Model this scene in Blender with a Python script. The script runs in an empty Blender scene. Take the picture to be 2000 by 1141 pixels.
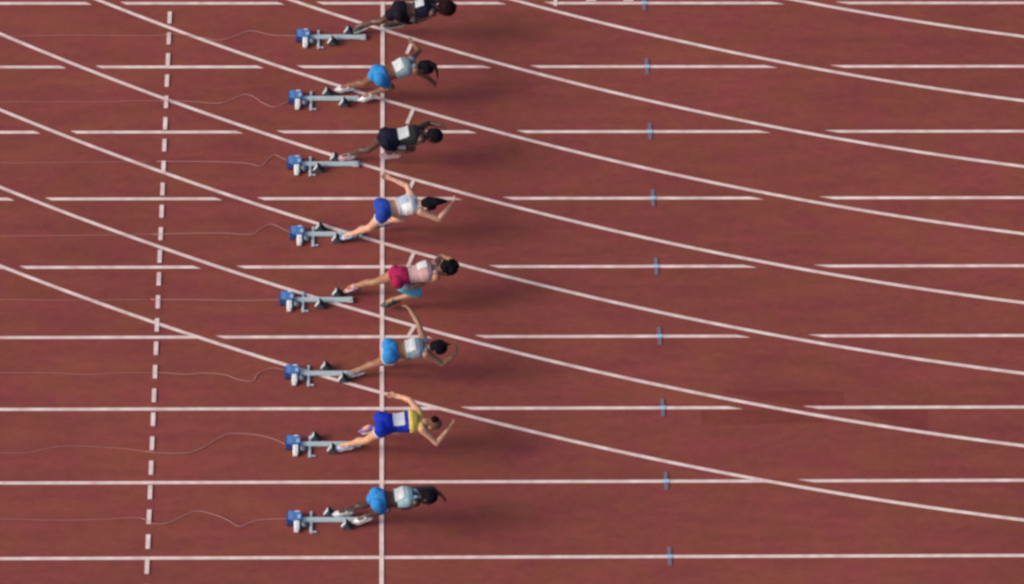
import bpy, bmesh, math, random
from mathutils import Vector, Matrix, noise

# ---------------------------------------------------------------- camera, light, exposure
scene = bpy.context.scene
COL = scene.collection
CAM_LOC = Vector((0.2951, -36.6214, 49.1438))
cam_data = bpy.data.cameras.new("camera")
cam_data.sensor_width = 36.0
cam_data.lens = 167.62
cam_data.clip_start = 1.0
cam_data.clip_end = 2000.0
cam = bpy.data.objects.new("camera", cam_data)
COL.objects.link(cam)
rot = Matrix(((0.99974219, 0.00183575, -0.02263146),
              (-0.01591921, 0.76739058, -0.64098228),
              (0.01619049, 0.64117730, 0.76722196))).to_4x4()
cam.matrix_world = Matrix.Translation(CAM_LOC) @ rot
scene.camera = cam

SUN_ELEV = math.radians(30)
SUN_DIR = Vector((-0.98, -0.20, 0)).normalized()          # horizontal direction towards the sun
world = bpy.data.worlds.new("World")
scene.world = world
world.use_nodes = True
wn = world.node_tree.nodes
sky = wn.new("ShaderNodeTexSky")
sky.sky_type = 'NISHITA'
sky.sun_disc = False
sky.sun_elevation = SUN_ELEV
sky.sun_rotation = math.atan2(SUN_DIR.x, SUN_DIR.y)
sky.air_density = 0.6
sky.dust_density = 4.0
sky.ozone_density = 0.6
world.node_tree.links.new(sky.outputs[0], wn["Background"].inputs[0])
wn["Background"].inputs[1].default_value = 0.112

sun_data = bpy.data.lights.new("sun", 'SUN')
sun_data.energy = 0.9
sun_data.angle = math.radians(13)
sun_data.color = (1.0, 0.93, 0.84)
sun = bpy.data.objects.new("sun", sun_data)
COL.objects.link(sun)
to_sun = Vector((SUN_DIR.x * math.cos(SUN_ELEV), SUN_DIR.y * math.cos(SUN_ELEV), math.sin(SUN_ELEV)))
sun.rotation_euler = to_sun.to_track_quat('Z', 'Y').to_euler()

scene.view_settings.view_transform = 'Standard'
scene.view_settings.look = 'None'
scene.view_settings.gamma = 1.0
scene.view_settings.use_curve_mapping = False
scene.view_settings.exposure = 0.65
scene.cycles.filter_width = 2.8                            # the photograph is soft

# ---------------------------------------------------------------- measured data (metres; x along the lanes, y across, z up)
POSES = [
    dict(pel=(0.259, 8.915, 0.735), hipL=(0.238, 8.997, 0.7), hipR=(0.255, 8.824, 0.74), kneeL=(-0.009, 9.041, 0.402), kneeR=(0.471, 8.988, 0.46), ankL=(-0.293, 9.17, 0.186), ankR=(0.207, 9.163, 0.252), toeL=(-0.421, 9.176, 0.089), toeR=(0.053, 9.163, 0.203), neck=(0.694, 8.956, 0.761), shL=(0.676, 9.112, 0.731), shR=(0.704, 8.803, 0.806), elL=(0.827, 9.274, 0.592), elR=(0.578, 8.899, 0.598), wrL=(0.955, 9.367, 0.434), wrR=(0.38, 8.938, 0.504), head=(0.887, 8.909, 0.786)),
    dict(pel=(-0.008, 7.712, 0.714), hipL=(-0.053, 7.791, 0.712), hipR=(-0.004, 7.621, 0.727), kneeL=(-0.239, 7.886, 0.384), kneeR=(0.129, 7.798, 0.407), ankL=(-0.469, 8.063, 0.14), ankR=(-0.162, 7.879, 0.177), toeL=(-0.621, 8.056, 0.089), toeR=(-0.297, 7.873, 0.089), neck=(0.405, 7.841, 0.795), shL=(0.399, 8.002, 0.774), shR=(0.472, 7.698, 0.825), elL=(0.509, 8.217, 0.675), elR=(0.629, 7.761, 0.626), wrL=(0.439, 8.416, 0.602), wrR=(0.709, 7.842, 0.434), head=(0.594, 7.779, 0.807)),
    dict(pel=(0.093, 6.556, 0.709), hipL=(0.058, 6.639, 0.695), hipR=(0.084, 6.464, 0.706), kneeL=(-0.18, 6.654, 0.387), kneeR=(0.412, 6.557, 0.518), ankL=(-0.45, 6.786, 0.157), ankR=(0.169, 6.708, 0.268), toeL=(-0.595, 6.789, 0.089), toeR=(0.015, 6.713, 0.222), neck=(0.525, 6.606, 0.753), shL=(0.512, 6.763, 0.723), shR=(0.542, 6.455, 0.803), elL=(0.646, 6.952, 0.601), elR=(0.374, 6.527, 0.616), wrL=(0.791, 6.812, 0.698), wrR=(0.179, 6.609, 0.545), head=(0.705, 6.529, 0.794)),
    dict(pel=(0.025, 5.259, 0.741), hipL=(-0.011, 5.341, 0.727), hipR=(0.03, 5.169, 0.749), kneeL=(0.291, 5.337, 0.481), kneeR=(-0.172, 5.213, 0.419), ankL=(0.038, 5.492, 0.244), ankR=(-0.414, 5.337, 0.156), toeL=(-0.114, 5.493, 0.191), toeR=(-0.56, 5.338, 0.089), neck=(0.448, 5.371, 0.723), shL=(0.41, 5.525, 0.69), shR=(0.522, 5.228, 0.72), elL=(0.336, 5.771, 0.645), elR=(0.762, 5.189, 0.623), wrL=(0.138, 5.873, 0.664), wrR=(0.908, 5.323, 0.733), hdL=(0.059, 5.906, 0.676), hdR=(0.963, 5.375, 0.774), head=(0.63, 5.314, 0.782)),
    dict(pel=(0.251, 4.124, 0.678), hipL=(0.204, 4.204, 0.667), hipR=(0.235, 4.032, 0.681), kneeL=(-0.077, 4.277, 0.405), kneeR=(0.492, 4.088, 0.394), ankL=(-0.383, 4.375, 0.205), ankR=(0.152, 4.123, 0.228), toeL=(-0.49, 4.405, 0.09), toeR=(0.02, 4.127, 0.135), neck=(0.684, 4.188, 0.741), shL=(0.702, 4.347, 0.716), shR=(0.728, 4.036, 0.773), elL=(0.792, 4.56, 0.595), elR=(0.568, 4.107, 0.579), wrL=(0.902, 4.41, 0.717), wrR=(0.416, 3.967, 0.663), head=(0.883, 4.189, 0.77)),
    dict(pel=(0.126, 2.819, 0.717), hipL=(0.108, 2.908, 0.722), hipR=(0.127, 2.731, 0.737), kneeL=(0.351, 2.967, 0.423), kneeR=(-0.069, 2.859, 0.427), ankL=(0.093, 3.113, 0.187), ankR=(-0.308, 2.977, 0.157), toeL=(-0.068, 3.108, 0.176), toeR=(-0.454, 2.972, 0.089), neck=(0.559, 2.871, 0.733), shL=(0.552, 3.03, 0.72), shR=(0.587, 2.717, 0.766), elL=(0.475, 3.273, 0.78), elR=(0.801, 2.694, 0.618), wrL=(0.368, 3.468, 0.808), wrR=(0.982, 2.807, 0.689), hdL=(0.328, 3.539, 0.784), hdR=(0.989, 2.879, 0.735), head=(0.74, 2.817, 0.798)),
    dict(pel=(0.039, 1.614, 0.711), hipL=(0.009, 1.701, 0.702), hipR=(0.019, 1.525, 0.722), kneeL=(0.222, 1.758, 0.381), kneeR=(-0.193, 1.592, 0.403), ankL=(-0.152, 1.812, 0.413), ankR=(-0.441, 1.73, 0.152), toeL=(-0.269, 1.846, 0.308), toeR=(-0.588, 1.733, 0.089), neck=(0.478, 1.646, 0.731), shL=(0.485, 1.807, 0.752), shR=(0.532, 1.494, 0.741), elL=(0.371, 2.032, 0.687), elR=(0.714, 1.409, 0.573), wrL=(0.218, 2.173, 0.606), wrR=(0.857, 1.549, 0.676), hdL=(0.146, 2.211, 0.579), hdR=(0.917, 1.601, 0.71), head=(0.668, 1.589, 0.756)),
    dict(pel=(-0.019, 0.351, 0.733), hipL=(-0.044, 0.437, 0.742), hipR=(-0.024, 0.261, 0.748), kneeL=(-0.214, 0.536, 0.407), kneeR=(0.072, 0.456, 0.426), ankL=(-0.444, 0.668, 0.136), ankR=(-0.207, 0.533, 0.181), toeL=(-0.596, 0.656, 0.089), toeR=(-0.343, 0.528, 0.093), neck=(0.416, 0.399, 0.76), shL=(0.425, 0.549, 0.704), shR=(0.45, 0.251, 0.812), elL=(0.644, 0.652, 0.606), elR=(0.334, 0.352, 0.601), wrL=(0.757, 0.696, 0.418), wrR=(0.152, 0.45, 0.514), head=(0.603, 0.348, 0.808)),
]
CABLES = [
    [(-1.24, 9.12), (-1.56, 9.14), (-1.84, 9.22), (-2.03, 9.14), (-2.28, 9.04), (-2.57, 9.10), (-2.93, 9.16), (-3.21, 9.12), (-4.29, 9.14), (-5.37, 9.12), (-6.80, 9.12)],
    [(-1.30, 7.89), (-1.49, 7.78), (-1.65, 7.85), (-1.80, 7.98), (-1.92, 8.01), (-2.04, 7.95), (-2.25, 7.85), (-2.64, 7.88), (-3.18, 7.89), (-4.06, 7.88), (-5.30, 7.88), (-6.72, 7.87)],
    [(-1.28, 6.78), (-1.39, 6.84), (-1.48, 6.89), (-1.56, 6.83), (-1.67, 6.69), (-1.88, 6.74), (-2.44, 6.77), (-3.49, 6.77), (-4.89, 6.75), (-5.24, 6.75), (-6.64, 6.75)],
    [(-1.23, 5.48), (-1.33, 5.54), (-1.44, 5.61), (-1.54, 5.63), (-1.68, 5.52), (-1.78, 5.45), (-2.23, 5.48), (-2.75, 5.46), (-3.10, 5.45), (-4.13, 5.44), (-5.17, 5.43), (-6.55, 5.43)],
    [(-1.34, 4.30), (-1.69, 4.29), (-2.03, 4.29), (-2.92, 4.30), (-4.08, 4.30), (-5.11, 4.31), (-6.48, 4.30)],
    [(-1.26, 3.08), (-1.46, 3.12), (-1.63, 3.04), (-1.71, 2.91), (-1.90, 2.93), (-2.07, 3.01), (-2.34, 3.04), (-2.61, 3.02), (-2.95, 3.04), (-3.46, 3.05), (-3.86, 3.02), (-4.37, 3.05), (-5.05, 3.05), (-6.40, 3.05)],
    [(-1.22, 1.82), (-1.44, 1.94), (-1.71, 2.01), (-1.98, 2.02), (-2.14, 1.94), (-2.31, 1.81), (-2.51, 1.71), (-2.84, 1.69), (-3.14, 1.73), (-3.48, 1.79), (-4.15, 1.82), (-4.64, 1.71), (-4.97, 1.71), (-6.31, 1.72)],
    [(-1.19, 0.62), (-1.52, 0.61), (-1.68, 0.57), (-1.83, 0.50), (-2.01, 0.62), (-2.21, 0.71), (-2.38, 0.75), (-2.54, 0.68), (-2.74, 0.56), (-2.94, 0.54), (-3.14, 0.64), (-3.60, 0.62), (-4.26, 0.61), (-4.92, 0.63), (-6.24, 0.63)],
]
BLOCKS = [(-1.201, 9.08), (-1.293, 7.917), (-1.29, 6.704), (-1.237, 5.437), (-1.358, 4.282), (-1.271, 3.013), (-1.241, 1.827), (-1.21, 0.587)]

random.seed(4)

# ---------------------------------------------------------------- materials
def material(name, base, rough=0.6, var=0.12, scale=30.0, bump=0.0, bump_scale=120.0, metal=0.0, spec=0.4, tint=None, stretch=(1, 1, 1)):
    m = bpy.data.materials.new(name)
    m.use_nodes = True
    nt = m.node_tree
    n, l = nt.nodes, nt.links
    b = n["Principled BSDF"]
    b.inputs["Roughness"].default_value = rough
    b.inputs["Metallic"].default_value = metal
    b.inputs["Specular IOR Level"].default_value = spec
    tc = n.new("ShaderNodeTexCoord")
    mp = n.new("ShaderNodeMapping")
    mp.inputs["Scale"].default_value = stretch
    l.new(tc.outputs["Object"], mp.inputs[0])
    nz = n.new("ShaderNodeTexNoise")
    nz.inputs["Scale"].default_value = scale
    nz.inputs["Detail"].default_value = 5
    l.new(mp.outputs[0], nz.inputs["Vector"])
    cr = n.new("ShaderNodeValToRGB")
    lo = tuple(c * (1 - var) for c in base)
    hi = tuple(min(1, c * (1 + var)) for c in (tint or base))
    cr.color_ramp.elements[0].position = 0.3
    cr.color_ramp.elements[1].position = 0.7
    cr.color_ramp.elements[0].color = (*lo, 1)
    cr.color_ramp.elements[1].color = (*hi, 1)
    l.new(nz.outputs["Fac"], cr.inputs[0])
    l.new(cr.outputs[0], b.inputs["Base Color"])
    if bump:
        bn = n.new("ShaderNodeTexNoise")
        bn.inputs["Scale"].default_value = bump_scale
        bn.inputs["Detail"].default_value = 4
        l.new(mp.outputs[0], bn.inputs["Vector"])
        bp = n.new("ShaderNodeBump")
        bp.inputs["Strength"].default_value = bump
        bp.inputs["Distance"].default_value = 0.01
        l.new(bn.outputs["Fac"], bp.inputs["Height"])
        l.new(bp.outputs[0], b.inputs["Normal"])
    return m

def track_material(name, k=1.0, red=1.0):
    m = bpy.data.materials.new(name)
    m.use_nodes = True
    nt = m.node_tree
    n, l = nt.nodes, nt.links
    b = n["Principled BSDF"]
    b.inputs["Roughness"].default_value = 0.85
    b.inputs["Specular IOR Level"].default_value = 0.25
    tc = n.new("ShaderNodeTexCoord")
    def nz(scale, detail, stretch=(1, 1, 1), rough=0.55):
        mp = n.new("ShaderNodeMapping"); mp.inputs["Scale"].default_value = stretch
        l.new(tc.outputs["Object"], mp.inputs[0])
        t = n.new("ShaderNodeTexNoise")
        t.inputs["Scale"].default_value = scale
        t.inputs["Detail"].default_value = detail
        t.inputs["Roughness"].default_value = rough
        l.new(mp.outputs[0], t.inputs["Vector"])
        return t
    def ramp(src, a, ca, z, cz):
        r = n.new("ShaderNodeValToRGB")
        r.color_ramp.elements[0].position = a; r.color_ramp.elements[0].color = (*ca, 1)
        r.color_ramp.elements[1].position = z; r.color_ramp.elements[1].color = (*cz, 1)
        l.new(src, r.inputs[0])
        return r.outputs[0]
    def mul(a, c, f=1.0):
        x = n.new("ShaderNodeMix"); x.data_type = 'RGBA'; x.blend_type = 'MULTIPLY'
        x.inputs[0].default_value = f
        l.new(a, x.inputs[6]); l.new(c, x.inputs[7])
        return x.outputs[2]
    crimson = (TRACK[0] * k * 1.0, TRACK[1] * k * 0.90 / red, TRACK[2] * k * 1.10 / red)
    brown = (TRACK[0] * k * 1.0, TRACK[1] * k * 1.14 / red, TRACK[2] * k * 0.90 / red)
    c = ramp(nz(1.6, 7, (0.8, 1.3, 1), 0.62).outputs["Fac"], 0.36, crimson, 0.64, brown)
    c = mul(c, ramp(nz(2.6, 7, (0.35, 1.6, 1), 0.65).outputs["Fac"], 0.30, (0.86, 0.855, 0.86), 0.70, (1.10, 1.10, 1.095)))
    c = mul(c, ramp(nz(0.28, 3).outputs["Fac"], 0.3, (0.90, 0.88, 0.90), 0.7, (1.06, 1.06, 1.05)))
    c = mul(c, ramp(nz(9, 6, (0.7, 1, 1), 0.7).outputs["Fac"], 0.30, (0.88, 0.87, 0.88), 0.70, (1.11, 1.10, 1.10)))
    c = mul(c, ramp(nz(50, 3, (1, 1, 1), 0.8).outputs["Fac"], 0.25, (0.78, 0.77, 0.77), 0.75, (1.22, 1.22, 1.22)))
    g = nz(260, 2)
    c = mul(c, ramp(g.outputs["Fac"], 0.25, (0.75, 0.75, 0.75), 0.75, (1.25, 1.25, 1.25)))
    l.new(c, b.inputs["Base Color"])
    bp = n.new("ShaderNodeBump")
    bp.inputs["Strength"].default_value = 0.5
    bp.inputs["Distance"].default_value = 0.004
    l.new(g.outputs["Fac"], bp.inputs["Height"])
    l.new(bp.outputs[0], b.inputs["Normal"])
    return m

TRACK = (0.247, 0.0600, 0.0475)
M = {}
M['track'] = track_material("red_track_rubber")
M['track_dark'] = track_material("fresh_track_rubber", 0.86, 1.12)
M['paint'] = material("worn_white_paint", (0.80, 0.61, 0.57), 0.7, 0.09, 5, tint=(0.83, 0.68, 0.63), bump=0.2, bump_scale=250)
rp = next(n for n in M['paint'].node_tree.nodes if n.type == 'VALTORGB').color_ramp     # rubbed and stained here and there
rp.elements[0].position = 0.42
st = rp.elements.new(0.30)
st.color = (0.69, 0.46, 0.41, 1)
M['blue_paint'] = material("faded_blue_paint", (0.38, 0.60, 0.76), 0.7, 0.12, 40)
M['blue_thin'] = material("worn_blue_paint", (0.185, 0.15, 0.21), 0.8, 0.15, 40)
M['rail'] = material("brushed_aluminium", (0.62, 0.74, 0.76), 0.45, 0.12, 60, metal=0.35, spec=0.5)
M['white_plastic'] = material("white_plastic", (0.74, 0.76, 0.76), 0.5, 0.08, 30)
M['blue_plastic'] = material("blue_plastic", (0.075, 0.19, 0.46), 0.45, 0.15, 25)
M['navy_shade_plastic'] = material("navy_shade_plastic", (0.025, 0.04, 0.13), 0.5, 0.15, 25)
M['grey_plastic'] = material("grey_plastic", (0.14, 0.17, 0.21), 0.5, 0.15, 25)
M['pale_blue'] = material("pale_blue_highlight", (0.32, 0.46, 0.66), 0.4, 0.1, 25)
M['dark_plastic'] = material("dark_plastic", (0.075, 0.09, 0.095), 0.55, 0.15, 25)
M['black_rubber'] = material("black_rubber", (0.035, 0.042, 0.045), 0.75, 0.2, 60)
M['cable'] = material("pale_cable_sheath", (0.50, 0.27, 0.25), 0.6, 0.1, 40)

def skin(name, c, rough=0.42):
    return material(name, c, rough, 0.14, 14, bump=0.06, bump_scale=60, spec=0.45, tint=tuple(min(1, x * 1.08) for x in c))
def cloth(name, c, rough=0.75):
    return material(name, c, rough, 0.12, 20, bump=0.5, bump_scale=26, spec=0.12)
def hair_mat(name, c):
    return material(name, c, 0.8, 0.35, 60, bump=0.8, bump_scale=110, spec=0.08, stretch=(0.4, 1.4, 1.4))

# ---------------------------------------------------------------- mesh helpers
def link(name, me, mat, parent=None, loc=None, smooth=True):
    o = bpy.data.objects.new(name, me)
    COL.objects.link(o)
    if mat is not None:
        me.materials.clear(); me.materials.append(mat)
    for p in me.polygons:
        p.use_smooth = smooth
    if loc is not None:
        o.location = loc
    if parent is not None:
        o.parent = parent
    return o

def from_bm(name, bm, mat, parent=None, loc=None, smooth=True):
    me = bpy.data.meshes.new(name)
    bmesh.ops.recalc_face_normals(bm, faces=bm.faces)
    bm.to_mesh(me); bm.free()
    return link(name, me, mat, parent, loc, smooth)

def perp(a):
    a = a.normalized()
    t = Vector((0, 0, 1)) if abs(a.z) < 0.9 else Vector((1, 0, 0))
    u = a.cross(t).normalized()
    return u, a.cross(u).normalized()

def rings_to_bm(bm, rings):
    prev = None
    for r in rings:
        vs = [bm.verts.new(v) for v in r]
        if prev is None:
            bm.faces.new(list(reversed(vs)))
        else:
            k = len(vs)
            for i in range(k):
                bm.faces.new((prev[i], prev[(i + 1) % k], vs[(i + 1) % k], vs[i]))
        prev = vs
    bm.faces.new(prev)

def ball(bm, c, r, axes=None, seg=14):
    """ellipsoid; r is a number or three radii along axes"""
    if not isinstance(r, (tuple, list)):
        r = (r, r, r)
    mat = Matrix.Identity(4)
    if axes is not None:
        mat = Matrix((axes[0], axes[1], axes[2])).transposed().to_4x4()
    mat = Matrix.Translation(c) @ mat @ Matrix.Diagonal((*r, 1))
    bmesh.ops.create_uvsphere(bm, u_segments=seg, v_segments=max(6, seg // 2 + 2), radius=1, matrix=mat)

def cone(bm, a, b, ra, rb, n=14):
    d = b - a
    if d.length < 1e-5:
        return
    u, v = perp(d)
    f = lambda c, r: [c + (u * math.cos(t) + v * math.sin(t)) * r for t in (2 * math.pi * i / n for i in range(n))]
    rings_to_bm(bm, [f(a, ra), f(b, rb)])

def chain(bm, pts, rad, n=14, caps=True):
    for i in range(len(pts) - 1):
        cone(bm, pts[i], pts[i + 1], rad[i], rad[i + 1], n)
    for i, (p, r) in enumerate(zip(pts, rad)):
        ball(bm, p, r * 0.995, seg=n)

def tube(bm, pts, r, n=6):
    rings = []
    for i, p in enumerate(pts):
        t = (pts[min(i + 1, len(pts) - 1)] - pts[max(i - 1, 0)])
        u, v = perp(t)
        rings.append([p + (u * math.cos(a) + v * math.sin(a)) * r for a in (2 * math.pi * k / n for k in range(n))])
    rings_to_bm(bm, rings)

def box(bm, c, s, rotm=None, bev=0.0):
    mat = Matrix.Translation(c) @ (rotm.to_4x4() if rotm is not None else Matrix.Identity(4)) @ Matrix.Diagonal((*s, 1))
    r = bmesh.ops.create_cube(bm, size=1, matrix=mat)
    if bev:
        es = list({e for v in r['verts'] for e in v.link_edges})
        bmesh.ops.bevel(bm, geom=es, offset=bev, segments=2, affect='EDGES', profile=0.5)

def fused(name, bm, voxel, smooth_it, mat, parent=None, loc=Vector()):
    """close shapes of bm melted into one continuous surface"""
    me = bpy.data.meshes.new("raw")
    bmesh.ops.recalc_face_normals(bm, faces=bm.faces)
    bm.to_mesh(me); bm.free()
    o = bpy.data.objects.new("raw", me)
    COL.objects.link(o)
    md = o.modifiers.new("r", 'REMESH'); md.mode = 'VOXEL'; md.voxel_size = voxel; md.adaptivity = 0
    if smooth_it:
        sm = o.modifiers.new("s", 'SMOOTH'); sm.iterations = smooth_it; sm.factor = 0.5
    dg = bpy.context.evaluated_depsgraph_get()
    out = bpy.data.meshes.new_from_object(o.evaluated_get(dg))
    out.transform(Matrix.Translation(-loc))
    bpy.data.objects.remove(o)
    bpy.data.meshes.remove(me)
    out.name = name
    return link(name, out, mat, parent)

def smooth_path(pts, sub=6):
    out = []
    for i in range(len(pts) - 1):
        p0, p1, p2, p3 = pts[max(i - 1, 0)], pts[i], pts[i + 1], pts[min(i + 2, len(pts) - 1)]
        for k in range(sub):
            t = k / sub
            out.append(0.5 * ((2 * p1) + (p2 - p0) * t + (2 * p0 - 5 * p1 + 4 * p2 - p3) * t * t + (3 * p1 - p0 - 3 * p2 + p3) * t ** 3))
    out.append(pts[-1])
    return out

# ---------------------------------------------------------------- the setting: track and its markings
def structure(name, bm, mat):
    o = from_bm(name, bm, mat, smooth=False)
    o['kind'] = 'structure'
    return o

bm = bmesh.new()
bmesh.ops.create_grid(bm, x_segments=1, y_segments=1, size=300)
structure('track', bm, M['track'])

def quad(bm, pts, z):
    bm.faces.new([bm.verts.new((p[0], p[1], z)) for p in pts])

LW = 0.025
LANE, R_OUT, XT, YC, GAP = 1.22, 46.2595, 15.611, 46.247, 0.115
def cross_x(j, d, y):
    return XT - math.sqrt((R_OUT - LANE * j + d) ** 2 - (YC - y) ** 2)

for k in range(9):                                           # straight lane lines, broken where a bend line crosses them
    bm = bmesh.new()
    edges = []
    for y in (LANE * k - LW, LANE * k + LW):
        cuts = [-60.0]
        for j in range(0, k):
            cuts += [cross_x(j, 0 if j == 0 else GAP, y), cross_x(j, -GAP, y)]
        cuts.append(60.0)
        mid = cuts[1:-1]
        pairs = sorted(zip(mid[0::2], mid[1::2]))
        edges.append([-60.0] + [v for p in pairs for v in p] + [60.0])
    lo, hi = edges
    for i in range(0, len(lo), 2):
        quad(bm, [(lo[i], LANE * k - LW), (lo[i + 1], LANE * k - LW), (hi[i + 1], LANE * k + LW), (hi[i], LANE * k + LW)], 0.004)
    structure('lane_line', bm, M['paint'])

for k in range(9):                                           # bend lines: arcs that run out tangent to the straight
    bm = bmesh.new()
    r = R_OUT - LANE * k
    n = 160
    prev = None
    for i in range(n + 1):
        a = -math.pi / 2 - math.radians(85) * i / n
        c, s = math.cos(a), math.sin(a)
        cur = [bm.verts.new((XT + (r + d) * c, YC + (r + d) * s, 0.008)) for d in (-LW, LW)]
        if prev:
            bm.faces.new((prev[0], prev[1], cur[1], cur[0]))
        prev = cur
    structure('bend_line', bm, M['paint'])

bm = bmesh.new()
quad(bm, [(-0.0275, -2.5), (0.0275, -2.5), (0.0275, 9.785), (-0.0275, 9.785)], 0.012)
structure('start_line', bm, M['paint'])

bm = bmesh.new()                                             # dashed line three metres behind the start
for i in range(-6, 25):
    y0 = -0.26 + 0.4008 * i
    quad(bm, [(-3.028, y0), (-2.972, y0), (-2.972, y0 + 0.23), (-3.028, y0 + 0.23)], 0.016)
structure('dashed_line', bm, M['paint'])

for k in range(1, 9):                                        # short slanting ticks inside the bend lines
    xs = 0.40
    j = k - 1
    ytop = YC - math.sqrt((R_OUT - LANE * j) ** 2 - (xs - XT) ** 2)
    if k == 1:
        continue
    bm = bmesh.new()
    a, b = Vector((xs + 0.03, ytop - 0.02)), Vector((xs - 0.062, ytop - (0.30 if k > 2 else 0.22)))
    d = (b - a).normalized(); nrm = Vector((-d.y, d.x)) * 0.025
    quad(bm, [a + nrm, b + nrm, b - nrm, a - nrm], 0.010)
    structure('tick_mark', bm, M['paint'])

for k in range(9):                                           # blue distance marks on every lane line
    bm = bmesh.new()
    y = LANE * k
    quad(bm, [(3.655, y - LW), (3.74, y - LW), (3.74, y + LW), (3.655, y + LW)], 0.012)
    o = structure('distance_mark', bm, M['blue_paint'])
    bm = bmesh.new()
    for s in (-1, 1):
        quad(bm, [(3.672, y + s * 0.03), (3.722, y + s * 0.03), (3.722, y + s * 0.15), (3.672, y + s * 0.15)], 0.012)
    o = structure('distance_mark', bm, M['blue_thin'])
bm = bmesh.new()
for x in (2.95, 3.48):
    quad(bm, [(x - 0.07, 9.80), (x + 0.07, 9.80), (x + 0.07, 9.90), (x - 0.07, 9.90)], 0.004)
quad(bm, [(2.42, 9.70), (2.47, 9.70), (2.47, 9.86), (2.42, 9.86)], 0.012)
structure('kerb_marks', bm, M['paint'])

bm = bmesh.new()                                             # re-laid rubber where an old line was rubbed out
quad(bm, [(4.45, 2.73), (6.11, 2.71), (6.09, 2.475), (5.4, 2.475)], 0.002)
quad(bm, [(4.2, 2.41), (5.25, 2.41), (5.9, 2.2), (4.2, 2.14)], 0.002)
quad(bm, [(6.2, 2.40), (7.19, 2.40), (7.17, 2.03), (6.9, 2.08)], 0.002)
structure('track_patch', bm, M['track_dark'])

# ---------------------------------------------------------------- things
def empty(name, loc):
    o = bpy.data.objects.new(name, None)
    o.empty_display_size = 0.2
    COL.objects.link(o)
    o.location = loc
    return o

def tag(o, label, cat, group=None):
    o['label'] = label; o['category'] = cat
    if group:
        o['group'] = group
    return o

WHO = ['the topmost runner in black',
       'the runner whose hand covers a tick',
       'the second runner in black',
       'the runner in white top',
       'the runner in crimson and cyan',
       'the runner with arm flung sideways',
       'the runner with yellow shoulders',
       'the lowest runner in blue']
# which side (+1 = left of the rail, -1 = right) the front pedal is on
FRONT = [1, -1, 1, -1, 1, -1, -1, -1]

def make_block():
    """starting block: x runs forward from its rear end"""
    root = empty('starting_block', (0, 0, 0))
    bm = bmesh.new()
    box(bm, Vector((0.555, 0, 0.045)), (0.81, 0.042, 0.04), bev=0.006)
    for s in (-1, 1):
        box(bm, Vector((0.53, s * 0.0265, 0.03)), (0.84, 0.012, 0.03), bev=0.003)
    for x in [0.28 + 0.045 * i for i in range(15)]:
        box(bm, Vector((x, 0, 0.066)), (0.018, 0.03, 0.004))
    box(bm, Vector((0.93, 0, 0.03)), (0.08, 0.09, 0.03), bev=0.008)
    from_bm('rail', bm, M['rail'], root, smooth=False)
    bm = bmesh.new()                                         # anchor plate with cross bars
    box(bm, Vector((0.30, -0.10, 0.022)), (0.035, 0.22, 0.022), bev=0.004)
    box(bm, Vector((0.335, -0.185, 0.018)), (0.08, 0.022, 0.016), bev=0.004)
    box(bm, Vector((0.30, 0.08, 0.022)), (0.03, 0.12, 0.022), bev=0.004)
    from_bm('cross_bar', bm, M['rail'], root, smooth=False)
    bm = bmesh.new()
    box(bm, Vector((0.115, 0.02, 0.070)), (0.145, 0.115, 0.09), bev=0.018)
    box(bm, Vector((0.05, 0.05, 0.05)), (0.09, 0.14, 0.06), bev=0.012)
    sb = from_bm('sensor_box', bm, M['blue_plastic'], root, smooth=False)
    bm = bmesh.new()
    box(bm, Vector((0.125, 0.085, 0.065)), (0.065, 0.05, 0.06), bev=0.012)
    from_bm('speaker_cap', bm, M['white_plastic'], sb, smooth=False)
    bm = bmesh.new()
    box(bm, Vector((0.15, -0.005, 0.116)), (0.045, 0.06, 0.008), bev=0.002)
    from_bm('highlight_plate', bm, M['pale_blue'], sb, smooth=False)  # pale label plate, its colour stands in for the highlight on the box top
    bm = bmesh.new()
    box(bm, Vector((0.12, -0.100, 0.05)), (0.075, 0.13, 0.06), bev=0.016)
    box(bm, Vector((0.115, -0.165, 0.03)), (0.06, 0.06, 0.04), bev=0.010)
    from_bm('front_cover', bm, M['white_plastic'], sb, smooth=False)
    bm = bmesh.new()
    bmesh.ops.create_cone(bm, cap_ends=True, segments=20, radius1=0.042, radius2=0.038, depth=0.05,
                          matrix=Matrix.Translation((0.215, -0.085, 0.045)))
    from_bm('cable_drum', bm, M['grey_plastic'], root)
    bm = bmesh.new()
    box(bm, Vector((0.03, 0.01, 0.035)), (0.10, 0.20, 0.05), bev=0.012)
    from_bm('shade_housing', bm, M['navy_shade_plastic'], root, smooth=False)  # dark rear housing, doubles as the shadow at the back of the block
    for i in range(2):
        pedal = make_pedal(root)
    return root

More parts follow.
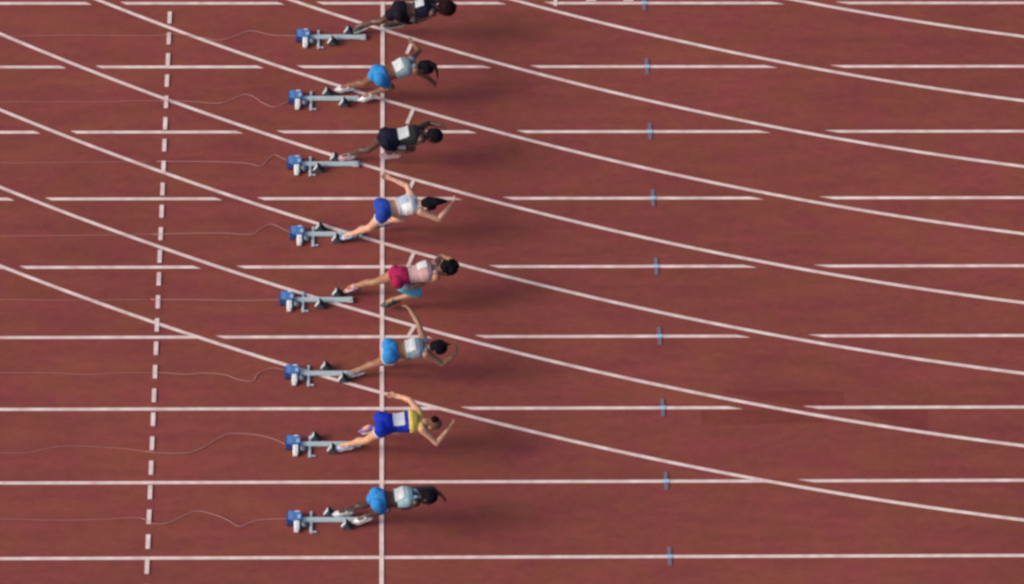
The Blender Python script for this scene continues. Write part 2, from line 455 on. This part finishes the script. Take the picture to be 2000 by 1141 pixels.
def make_pedal(root):
    th = math.radians(52)
    rm = Matrix.Rotation(-(math.pi / 2 - th), 3, 'Y')
    bm = bmesh.new()                                         # wedge side plates and strut behind the face
    for y in (-0.05, 0.05):
        vs0 = [bm.verts.new((x, y - 0.004, z)) for x, z in ((-0.13, 0.015), (0.03, 0.015), (-0.055, 0.14))]
        vs1 = [bm.verts.new((x, y + 0.004, z)) for x, z in ((-0.13, 0.015), (0.03, 0.015), (-0.055, 0.14))]
        bm.faces.new(vs0); bm.faces.new(list(reversed(vs1)))
        for a in range(3):
            bm.faces.new((vs0[a], vs1[a], vs1[(a + 1) % 3], vs0[(a + 1) % 3]))
    box(bm, Vector((-0.05, 0, 0.022)), (0.10, 0.10, 0.016))
    p = from_bm('pedal', bm, M['dark_plastic'], root, smooth=False)
    bm = bmesh.new()
    box(bm, Vector((-0.100, 0, 0.075)), (0.014, 0.034, 0.12), Matrix.Rotation(math.radians(28), 3, 'Y'), bev=0.003)
    box(bm, Vector((-0.066, 0, 0.139)), (0.035, 0.07, 0.012), bev=0.003)
    from_bm('strut', bm, M['white_plastic'], p, smooth=False)
    bm = bmesh.new()
    box(bm, Vector((-0.012, 0, 0.085)), (0.17, 0.115, 0.016), Matrix.Rotation(math.radians(57), 3, 'Y'), bev=0.004)
    for i in range(5):
        c = Vector((-0.012, 0, 0.085)) + Matrix.Rotation(math.radians(57), 3, 'Y') @ Vector((-0.065 + 0.032 * i, 0, 0.009))
        box(bm, c, (0.008, 0.11, 0.006), Matrix.Rotation(math.radians(57), 3, 'Y'))
    from_bm('pad', bm, M['black_rubber'], p, smooth=False)
    bm = bmesh.new()
    box(bm, Vector((-0.09, 0, 0.05)), (0.05, 0.05, 0.03), bev=0.005)
    from_bm('bracket', bm, M['blue_plastic'], p, smooth=False)
    return p

def copy_tree(o, parent=None):
    c = o.copy()
    COL.objects.link(c)
    c.parent = parent
    for ch in list(o.children):
        copy_tree(ch, c)
    return c

proto = make_block()
blocks = [proto] + [copy_tree(proto) for _ in range(7)]
for i, b in enumerate(blocks):
    b.location = (BLOCKS[i][0], BLOCKS[i][1], 0)
    tag(b, 'silver starting block with blue sensor box behind ' + WHO[i], 'starting block', 'starting blocks behind the start line')
    toe = POSES[i]['toeL'] if FRONT[i] > 0 else POSES[i]['toeR']
    peds = [c for c in b.children if c.name.startswith('pedal')]
    fx = toe[0] - BLOCKS[i][0] - 0.015
    for p in peds:
        p.scale = (0.82, 0.85, 0.82)
    peds[0].location = (max(0.5, min(0.80, fx)), FRONT[i] * 0.10, 0)
    peds[1].location = (max(0.38, min(0.80, fx) - 0.23), -FRONT[i] * 0.10, 0)

for i, path in enumerate(CABLES):
    pts = [Vector((BLOCKS[i][0] + 0.03, BLOCKS[i][1], 0.03))] + [Vector((x, y, 0.012 if abs(x + 3) > 0.3 else 0.021)) for x, y in path]
    pts = smooth_path(pts)
    far = pts[-1]
    pts.append(Vector((far.x - 8, far.y, 0.012)))
    bm = bmesh.new()
    tube(bm, [p for p in pts if p.x > -3.1], 0.0044)
    tube(bm, [p for p in pts if p.x < -2.95], 0.0024)
    tag(from_bm('cable', bm, M['cable']), 'thin pale cable trailing from the block of ' + WHO[i], 'cable', 'cables trailing from the starting blocks')

# ---------------------------------------------------------------- people
TORSO = [(-0.24, .050, .050, 0), (-0.17, .105, .075, .0), (-0.07, .136, .100, .008), (0.06, .140, .103, .012), (0.20, .128, .090, .010),
         (0.36, .118, .082, .004), (0.52, .124, .086, .006), (0.68, .142, .097, .012), (0.82, .150, .098, .016), (0.93, .132, .082, .014), (1.02, .070, .060, .006)]

class Figure:
    def __init__(self, J):
        self.J = {k: Vector(v) for k, v in J.items()}
        J = self.J
        self.origin = Vector((J['pel'].x, J['pel'].y, 0))
        self.axis = J['neck'] - J['pel']
        a = self.axis.normalized()
        def lat(v):
            return (v - a * v.dot(a)).normalized()
        self.l0 = lat(J['hipL'] - J['hipR'])
        self.l1 = lat(J['shL'] - J['shR'])
        self.a = a
    def frame(self, u):
        """centre, left, back-normal, half width, half depth at spine position u"""
        t = TORSO
        u_ = max(t[0][0], min(t[-1][0], u))
        for i in range(len(t) - 1):
            if t[i][0] <= u_ <= t[i + 1][0]:
                f = (u_ - t[i][0]) / (t[i + 1][0] - t[i][0])
                f = f * f * (3 - 2 * f)
                w = t[i][1] * (1 - f) + t[i + 1][1] * f
                d = t[i][2] * (1 - f) + t[i + 1][2] * f
                o = t[i][3] * (1 - f) + t[i + 1][3] * f
                break
        k = max(0, min(1, u))
        l = (self.l0 * (1 - k) + self.l1 * k).normalized()
        n = self.a.cross(l).normalized()
        if n.z < 0:
            n = -n
        return self.J['pel'] + self.axis * u + n * o, l, n, w, d
    def surf(self, u, th, off=0.0):
        c, l, n, w, d = self.frame(u)
        cs, sn = math.cos(th), math.sin(th)
        e = 0.85
        f = lambda x: math.copysign(abs(x) ** e, x)
        return c + l * f(cs) * (w + off) + n * f(sn) * (d + off)
    def loft(self, bm, u0, u1, off=0.0, n=28, step=0.035):
        k = max(3, int((u1 - u0) / step))
        rings = []
        for i in range(k + 1):
            u = u0 + (u1 - u0) * i / k
            rings.append([self.surf(u, 2 * math.pi * j / n, off) for j in range(n)])
        rings_to_bm(bm, rings)

def hand(bm, wr, d, inward, side):
    """open sprinter's hand: palm, four bent fingers of unequal length, thumb from the side of the palm"""
    d = d.normalized()
    n = (inward - d * inward.dot(d)).normalized()            # palm faces the body
    s = d.cross(n).normalized()
    if s.x * 1.0 + s.z * 0.6 < 0:
        s = -s                                               # s: towards the thumb side (forward/up)
    for k, o in enumerate((-0.028, -0.010, 0.010, 0.027)):
        kn = wr + d * (0.088 - 0.006 * abs(k - 2)) + s * o
        chain(bm, [wr + d * 0.005 + s * o * 0.5, kn], [0.016, 0.0135], 8)
        L = (0.058, 0.074, 0.080, 0.070)[k]
        fan = s * (o * 1.6)
        d1 = (d + n * (0.30 + 0.05 * (3 - k)) + fan).normalized()
        d2 = (d + n * (0.85 + 0.08 * (3 - k)) + fan).normalized()
        m1 = kn + d1 * L * 0.52
        chain(bm, [kn, m1, m1 + d2 * L * 0.48], [0.0118, 0.0108, 0.0095], 8)
    b = wr + d * 0.03 + s * 0.024
    t1 = b + (d * 0.55 + s * 0.8 + n * 0.25).normalized() * 0.038
    t2 = t1 + (d * 0.9 + s * 0.35 + n * 0.3).normalized() * 0.032
    chain(bm, [b, t1, t2], [0.0145, 0.0125, 0.0105], 8)

def crease(o, seed, k=1.0):
    for v in o.data.vertices:
        p = v.co
        q = Vector((p.x * 22 + 3 * noise.noise(p * 9), p.y * 9, p.z * 14 + seed))
        v.co = p + v.normal * k * (0.0045 * noise.noise(q) + 0.0022 * noise.noise(q * 2.6))

def build_person(J, spec):
    F = Figure(J)
    P = F.J
    o0 = F.origin
    sk = skin(spec['skin_name'], spec['skin'], spec.get('skin_rough', 0.42))
    bm = bmesh.new()
    F.loft(bm, -0.19, 1.02)
    for s in 'LR':
        hip, kn, an, toe = P['hip' + s], P['knee' + s], P['ank' + s], P['toe' + s]
        th = kn - hip; sh = an - kn
        c, l, n, w, d = F.frame(0)
        ball(bm, hip + n * 0.030 - F.a * 0.015, 0.081)                                # glute
        chain(bm, [hip, hip + th * 0.25, hip + th * 0.55, hip + th * 0.85, kn], [0.078, 0.076, 0.065, 0.051, 0.048])
        # calf belly sits behind the shin
        bend = (hip - kn).normalized() + (an - kn).normalized()
        back = bend.normalized() if bend.length > 0.05 else Vector((0, 0, 1))
        if back.length < 0.5:
            back = Vector((-1, 0, 0))
        chain(bm, [kn, kn + sh * 0.18, kn + sh * 0.36 + back * 0.012, kn + sh * 0.65, kn + sh * 0.92, an], [0.050, 0.049, 0.053, 0.040, 0.030, 0.033])
        chain(bm, [an, an + (toe - an) * 0.6], [0.034, 0.028], 10)
        sh_, el, wr = P['sh' + s], P['el' + s], P['wr' + s]
        ua = el - sh_; fa = wr - el
        inn = (P['neck'] - sh_)
        base = sh_ + inn * 0.12
        chain(bm, [base + inn * 0.35, base, base + (el - base) * 0.35, base + (el - base) * 0.7, el], [0.058, 0.057, 0.047, 0.040, 0.037])
        chain(bm, [el, el + fa * 0.25, el + fa * 0.6, wr], [0.037, 0.040, 0.033, 0.025], 12)
        hd = P.get('hd' + s)
        hdir = (hd - wr) if hd is not None else fa
        hand(bm, wr, hdir, P['pel'] * 0.5 + P['neck'] * 0.5 - wr, s)
    # neck and head
    neck, head = P['neck'], P['head']
    up = (head - neck).normalized()
    c, l, n, w, d = F.frame(1.0)
    l = (l - up * l.dot(up)).normalized()
    back = up.cross(l).normalized()
    if back.dot(n) < 0:
        back = -back
    face = -back
    chain(bm, [neck - up * 0.03 - face * 0.01, neck + up * 0.07, head - up * 0.02], [0.062, 0.053, 0.056])
    hc = head + face * 0.005
    ball(bm, hc + up * 0.015 + back * 0.012, (0.074, 0.095, 0.092), (l, back, up), 20)
    ball(bm, hc - up * 0.055 + face * 0.035, (0.054, 0.058, 0.062), (l, back, up), 16)   # jaw
    ball(bm, hc - up * 0.098 + face * 0.066, 0.020)                                       # chin
    chain(bm, [hc + up * 0.012 + face * 0.086, hc - up * 0.03 + face * 0.108], [0.010, 0.015], 8)   # nose
    for s in (-1, 1):
        ball(bm, hc + up * 0.008 + face * 0.076 + l * s * 0.031, (0.016, 0.012, 0.011), (l, back, up), 10)   # eyes
        ball(bm, hc + up * 0.026 + face * 0.080 + l * s * 0.030, (0.024, 0.010, 0.008), (l, back, up), 10)   # brows
        ball(bm, hc - up * 0.018 + l * s * 0.074 + back * 0.01, (0.012, 0.020, 0.030), (l, back, up), 10)    # ears
    ball(bm, hc - up * 0.060 + face * 0.090, (0.026, 0.010, 0.007), (l, back, up), 10)    # lips
    ball(bm, hc - up * 0.072 + face * 0.088, (0.022, 0.010, 0.007), (l, back, up), 10)
    person = fused('person', bm, 0.0055, 4, sk, None, o0)
    person.location = o0
    tag(person, spec['label'], 'person', 'sprinters leaving the starting blocks')

    # shorts
    bm = bmesh.new()
    lo, hi = spec['shorts_u']
    F.loft(bm, lo, hi, 0.017)
    for s in 'LR':
        hip, kn = P['hip' + s], P['knee' + s]
        th = kn - hip
        c, l_, n_, w, d = F.frame(0)
        ball(bm, hip + n_ * 0.030 - F.a * 0.015, 0.096)
        e = spec.get('leg', 0.30)
        chain_pts = [hip - th * 0.05, hip + th * e * 0.5, hip + th * e]
        for i in range(2):
            cone(bm, chain_pts[i], chain_pts[i + 1], (0.091, 0.090, 0.085 + spec.get('flare', 0.0))[i], (0.091, 0.090, 0.085 + spec.get('flare', 0.0))[i + 1], 20)
        ball(bm, hip - th * 0.05, 0.088)
    shorts = fused('shorts', bm, 0.0095, 3, spec['shorts'], person, o0)
    crease(shorts, spec['seed'])
    if 'hem' in spec:
        bm = bmesh.new()
        for s in 'LR':
            hip, kn = P['hip' + s], P['knee' + s]
            th = kn - hip
            e = spec.get('leg', 0.30)
            cone(bm, hip + th * (e - 0.05), hip + th * (e + 0.015), 0.088 + spec.get('flare', 0), 0.088 + spec.get('flare', 0), 24)
        x = from_bm('hem', bm, spec['hem'], shorts)
        x.data.transform(Matrix.Translation(-o0))
    if 'leg_panel' in spec:
        hip, kn = P['hipR'], P['kneeR']
        th = kn - hip
        bm = bmesh.new()
        chain(bm, [hip + th * 0.16, hip + th * 0.55, hip + th * 0.84], [0.103, 0.098, 0.084], 20)
        x = fused('leg_panel', bm, 0.007, 3, spec['leg_panel'], shorts, o0)
    if 'sticker' in spec:
        s, t0, t1, ang = spec['sticker']
        hip, kn = P['hip' + s], P['knee' + s]
        th = kn - hip
        ax = th.normalized()
        out = Vector((0.1, -0.55, 0.85)); out = (out - ax * out.dot(ax)).normalized()
        side = ax.cross(out)
        bm = bmesh.new()
        rows = []
        r0 = 0.093 if spec.get('leg', 0.3) >= t1 - 0.05 else 0.079
        for i in range(7):
            t = t0 + (t1 - t0) * i / 6
            rad = r0 + 0.005 - 0.02 * t
            rows.append([bm.verts.new(hip + th * t + (out * math.cos(a) + side * math.sin(a)) * rad - o0) for a in (ang + math.radians(-34 + 68 * j / 8) for j in range(9))])
        for i in range(6):
            for j in range(8):
                bm.faces.new((rows[i][j], rows[i][j + 1], rows[i + 1][j + 1], rows[i + 1][j]))
        bmesh.ops.solidify(bm, geom=bm.faces[:], thickness=0.003)
        from_bm('hip_number', bm, M['paper'], shorts)
    # top
    bm = bmesh.new()
    t0, t1 = spec['top_u']
    F.loft(bm, t0, t1, 0.010)
    if spec.get('straps', True) and t1 > 0.9:
        for s in 'LR':
            sh_ = P['sh' + s]; inn = P['neck'] - sh_
            ball(bm, sh_ + inn * 0.5, 0.066)
    top = fused('top', bm, 0.0095, 3, spec['top'], person, o0)
    crease(top, spec['seed'] + 20, 0.6)
    if 'yoke' in spec:
        bm = bmesh.new()
        F.loft(bm, spec['yoke_u'][0], spec['yoke_u'][1], 0.014)
        for s in 'LR':
            sh_ = P['sh' + s]; inn = P['neck'] - sh_
            ball(bm, sh_ + inn * 0.45, 0.066)
        fused('shoulder_panel', bm, 0.007, 3, spec['yoke'], top, o0)
    if 'band' in spec:
        bm = bmesh.new()
        F.loft(bm, spec['band_u'][0], spec['band_u'][1], 0.014)
        x = from_bm('waistband', bm, spec['band'], top)
        x.data.transform(Matrix.Translation(-o0))
    # bib on the back
    u0, u1, half, shift = spec['bib']
    bm = bmesh.new()
    rows = []
    for i in range(9):
        u = u0 + (u1 - u0) * i / 8
        c, l_, n_, w, d = F.frame(u)
        row = []
        for j in range(11):
            x = max(-0.97, min(0.97, (shift + half * (-1 + 2 * j / 10)) / (w + 0.016)))
            th = math.acos(max(-1, min(1, math.copysign(abs(x) ** (1 / 0.85), x))))
            v = F.surf(u, th, 0.019) + n_ * (0.004 * noise.noise(Vector((u * 14, j * 0.6, spec['seed']))))
            row.append(bm.verts.new(v - o0))
        rows.append(row)
    for i in range(8):
        for j in range(10):
            bm.faces.new((rows[i][j], rows[i][j + 1], rows[i + 1][j + 1], rows[i + 1][j]))
    bmesh.ops.solidify(bm, geom=bm.faces[:], thickness=0.003)
    from_bm('race_bib', bm, spec.get('paper', M['paper']), top)
    # shoes
    for s in 'LR':
        an, toe = P['ank' + s], P['toe' + s]
        f = (toe - an).normalized()
        dn = Vector((0.15, 0, -1)); dn = (dn - f * dn.dot(f)).normalized()
        sd = f.cross(dn).normalized()
        ft = toe - an
        heel = an + dn * 0.035 - f * 0.035
        bm = bmesh.new()
        ball(bm, heel, (0.040, 0.034, 0.042), (f, sd, dn))
        ball(bm, an + dn * 0.012, (0.046, 0.040, 0.045), (f, sd, dn))
        for t, r, h in ((0.25, 0.036, 0.040), (0.5, 0.040, 0.034), (0.75, 0.044, 0.028), (0.98, 0.038, 0.022), (1.12, 0.024, 0.016)):
            ball(bm, an + ft * t + dn * (0.034 - 0.022 * max(0, t - 0.3)), (0.05, r, h), (f, sd, dn))
        shoe = fused('shoe', bm, 0.006, 3, spec['shoe' + s], person, o0)
        bm = bmesh.new()
        rings = []
        for t, r in ((-0.42, 0.018), (-0.3, 0.034), (0.0, 0.036), (0.35, 0.034), (0.75, 0.046), (1.05, 0.038), (1.25, 0.014)):
            c = an + ft * t + dn * (0.070 - 0.026 * max(0, t - 0.2))
            rings.append([c + sd * r - dn * 0.008, c + sd * r + dn * 0.008, c - sd * r + dn * 0.008, c - sd * r - dn * 0.008])
        rings_to_bm(bm, rings)
        x = from_bm('sole', bm, spec['sole'], shoe, smooth=False)
        x.data.transform(Matrix.Translation(-o0))
    # hair
    bm = bmesh.new()
    vol = spec.get('hair_vol', 1.0)
    ball(bm, hc + up * 0.026 + back * 0.026, (0.082 * vol, 0.096 * vol, 0.094 * vol), (l, back, up), 24)
    ball(bm, hc - up * 0.03 + back * 0.045, (0.066 * vol, 0.062 * vol, 0.07 * vol), (l, back, up), 16)
    for q in spec.get('lobes', ()):
        ball(bm, hc + l * q[0] + back * q[1] + up * q[2], q[3])
    h = fused('hair', bm, 0.007, 2, spec['hair'], person, o0)
    amp = spec.get('curl', 0.006)
    for v in h.data.vertices:
        p = v.co * 38
        v.co += v.normal * amp * (noise.noise(p + Vector((spec['seed'], 0, 0))) + 0.5 * noise.noise(p * 2.3))
    if 'tail' in spec:
        pts = [hc + l * q[0] + back * q[1] + up * q[2] for q in spec['tail']]
        pts = smooth_path(pts, 5)
        bm = bmesh.new()
        k = len(pts) - 1
        r0 = spec.get('tail_r', 0.03)
        chain(bm, pts, [max(0.008, r0 * (1 - (i / k) ** 1.5 * 0.75)) for i in range(k + 1)], 12)
        t = fused('ponytail', bm, 0.006, 1, spec['hair'], h, o0)
        for v in t.data.vertices:
            v.co += v.normal * 0.004 * noise.noise(v.co * 70)
    if 'bun' in spec:
        q = spec['bun']
        bm = bmesh.new()
        c = hc + l * q[0] + back * q[1] + up * q[2]
        ball(bm, c, (q[3], q[3] * 0.85, q[3]), (l, back, up), 18)
        b = from_bm('bun', bm, spec.get('bun_mat', spec['hair']), h)
        b.data.transform(Matrix.Translation(-o0))
        for v in b.data.vertices:
            v.co += v.normal * 0.006 * noise.noise(v.co * 60)
    return person

M['paper'] = material("bib_paper", (0.93, 0.96, 0.96), 0.7, 0.05, 12)
PAPER_BLUE = material("pale_blue_bib_paper", (0.70, 0.82, 0.92), 0.7, 0.05, 12)
BLACK_HAIR = hair_mat("black_hair", (0.006, 0.005, 0.009))
DARK_HAIR = hair_mat("dark_brown_hair", (0.014, 0.005, 0.006))
BROWN_HAIR = hair_mat("brown_hair", (0.15, 0.075, 0.05))
SKY = cloth("sky_blue_cloth", (0.030, 0.21, 0.52))
ROYAL = cloth("royal_blue_cloth", (0.018, 0.055, 0.32))
DEEP = cloth("deep_blue_cloth", (0.008, 0.030, 0.37))
GREY = cloth("grey_blue_cloth", (0.22, 0.30, 0.35))
TEAL = cloth("pale_teal_cloth", (0.33, 0.52, 0.56))
BLACK = cloth("black_cloth", (0.007, 0.006, 0.011))
NAVY = cloth("navy_cloth", (0.008, 0.008, 0.022))
CHAR = cloth("charcoal_cloth", (0.022, 0.025, 0.027))
WHITE = cloth("white_cloth", (0.90, 0.91, 0.86))
CRIMSON = cloth("crimson_cloth", (0.30, 0.012, 0.065))
DUSK = cloth("dusky_rose_cloth", (0.50, 0.31, 0.31))
CYAN = cloth("cyan_cloth", (0.12, 0.48, 0.68))
YELLOW = cloth("yellow_cloth", (0.72, 0.55, 0.11))
PALE = cloth("pale_trim_cloth", (0.55, 0.56, 0.64))
WSHOE = material("white_shoe", (0.70, 0.68, 0.68), 0.5, 0.06, 30)
PSHOE = material("pink_shoe", (0.60, 0.34, 0.38), 0.5, 0.08, 30)
DSHOE = material("dark_green_shoe", (0.03, 0.05, 0.04), 0.5, 0.2, 30)
GSHOE = material("grey_shoe", (0.22, 0.24, 0.27), 0.5, 0.2, 30)
VSHOE = material("violet_shoe", (0.20, 0.10, 0.30), 0.5, 0.15, 30)
LSHOE = material("pale_blue_shoe", (0.50, 0.56, 0.68), 0.5, 0.1, 30)
SOLE = material("pale_sole", (0.5, 0.5, 0.5), 0.6, 0.1, 30)
DSOLE = material("dark_sole", (0.04, 0.04, 0.06), 0.6, 0.1, 30)

SPECS = [
    dict(label='dark skinned sprinter in black beside the innermost track line, left arm stretched forward',
         skin_name='deep_brown_skin', skin=(0.075, 0.036, 0.024), skin_rough=0.36, shorts=BLACK, shorts_u=(-0.235, 0.18), top=NAVY, top_u=(0.42, 0.98),
         bib=(0.46, 0.74, 0.11, 0.02), shoeL=DSHOE, shoeR=DSHOE, sole=SOLE, hair=DARK_HAIR, sticker=('R', 0.30, 0.60, 0.1), leg=0.6, seed=1, hair_vol=1.24, curl=0.008),
    dict(label='sprinter in sky blue shorts and grey top with left hand over the slanting white tick',
         skin_name='warm_brown_skin', skin=(0.17, 0.075, 0.042), shorts=SKY, shorts_u=(-0.235, 0.16), top=GREY, top_u=(0.44, 0.98),
         bib=(0.44, 0.75, 0.11, 0.0), shoeL=WSHOE, shoeR=WSHOE, sole=SOLE, hair=BLACK_HAIR, sticker=('R', 0.20, 0.48, 0.1), leg=0.42, seed=2, hair_vol=1.1,
         tail=((0, 0.09, 0.05), (-0.02, 0.10, 0.14), (-0.10, 0.06, 0.20), (-0.17, 0.0, 0.23)), tail_r=0.032, curl=0.007),
    dict(label='dark skinned sprinter in black with left forearm curled in front of the head',
         skin_name='dark_skin', skin=(0.065, 0.032, 0.024), skin_rough=0.36, shorts=NAVY, shorts_u=(-0.235, 0.30), top=CHAR, top_u=(0.30, 0.98),
         bib=(0.30, 0.64, 0.125, 0.01), shoeL=PSHOE, shoeR=PSHOE, sole=SOLE, hair=BLACK_HAIR, sticker=('R', 0.25, 0.62, 0.1), leg=0.3, seed=3, hair_vol=1.12,
         curl=0.007),
    dict(label='fair skinned sprinter in white top and royal blue shorts with a long dark ponytail',
         skin_name='fair_skin', skin=(0.56, 0.31, 0.21), shorts=ROYAL, shorts_u=(-0.235, 0.15), hem=PALE, top=WHITE, top_u=(0.42, 0.98), band=PALE, band_u=(0.41, 0.46),
         paper=PAPER_BLUE, bib=(0.50, 0.74, 0.075, 0.015), shoeL=WSHOE, shoeR=LSHOE, sole=DSOLE, hair=BLACK_HAIR, seed=4, hair_vol=1.06,
         tail=((0, 0.07, 0.08), (0.0, 0.075, 0.15), (0.02, 0.06, 0.21), (0.03, 0.045, 0.27)), tail_r=0.062, curl=0.006),
    dict(label='sprinter in crimson shorts with one cyan leg and a big black puff of hair',
         skin_name='tan_skin', skin=(0.30, 0.145, 0.085), shorts=CRIMSON, shorts_u=(-0.235, 0.24), top=DUSK, top_u=(0.27, 0.98), leg_panel=CYAN,
         bib=(0.54, 0.86, 0.09, 0.045), shoeL=PSHOE, shoeR=DSHOE, sole=DSOLE, hair=BLACK_HAIR, seed=5, hair_vol=1.12, leg=0.24,
         lobes=((0.07, 0.05, 0.06, 0.058), (-0.07, 0.05, 0.06, 0.056), (0.06, 0.06, -0.03, 0.05), (-0.06, 0.06, -0.03, 0.052), (0.0, 0.06, 0.11, 0.045)), curl=0.011),
    dict(label='sprinter in sky blue shorts and grey top with left arm flung straight out sideways',
         skin_name='brown_skin', skin=(0.26, 0.125, 0.075), shorts=SKY, shorts_u=(-0.235, 0.18), top=GREY, top_u=(0.42, 0.98), hem=PALE,
         bib=(0.44, 0.74, 0.118, 0.0), shoeL=GSHOE, shoeR=GSHOE, sole=SOLE, hair=BLACK_HAIR, seed=6, hair_vol=1.14,
         tail=((0, 0.08, 0.07), (0.0, 0.085, 0.13), (0.01, 0.06, 0.19)), tail_r=0.03, curl=0.006),
    dict(label='fair skinned sprinter in deep blue with yellow shoulders and brown hair in a bun',
         skin_name='light_skin', skin=(0.52, 0.28, 0.17), shorts=DEEP, shorts_u=(-0.235, 0.20), top=DEEP, top_u=(0.18, 0.78), straps=False, hem=PALE, leg=0.26,
         yoke=YELLOW, yoke_u=(0.72, 0.99), bib=(0.27, 0.60, 0.108, 0.0), shoeL=VSHOE, shoeR=LSHOE, sole=SOLE, hair=BROWN_HAIR, seed=7, hair_vol=1.0,
         bun=(0.0, 0.115, 0.035, 0.05), bun_mat=DARK_HAIR, curl=0.005),
    dict(label='dark skinned sprinter in sky blue shorts and pale teal top, white shoes at block',
         skin_name='very_dark_skin', skin=(0.045, 0.024, 0.020), skin_rough=0.36, shorts=SKY, shorts_u=(-0.235, 0.17), top=TEAL, top_u=(0.50, 0.98),
         bib=(0.44, 0.74, 0.118, 0.0), shoeL=WSHOE, shoeR=WSHOE, sole=SOLE, hair=BLACK_HAIR, sticker=('R', 0.16, 0.45, 0.1), leg=0.46, seed=8, hair_vol=1.05, curl=0.005),
]
for J, spec in zip(POSES, SPECS):
    build_person(J, spec)
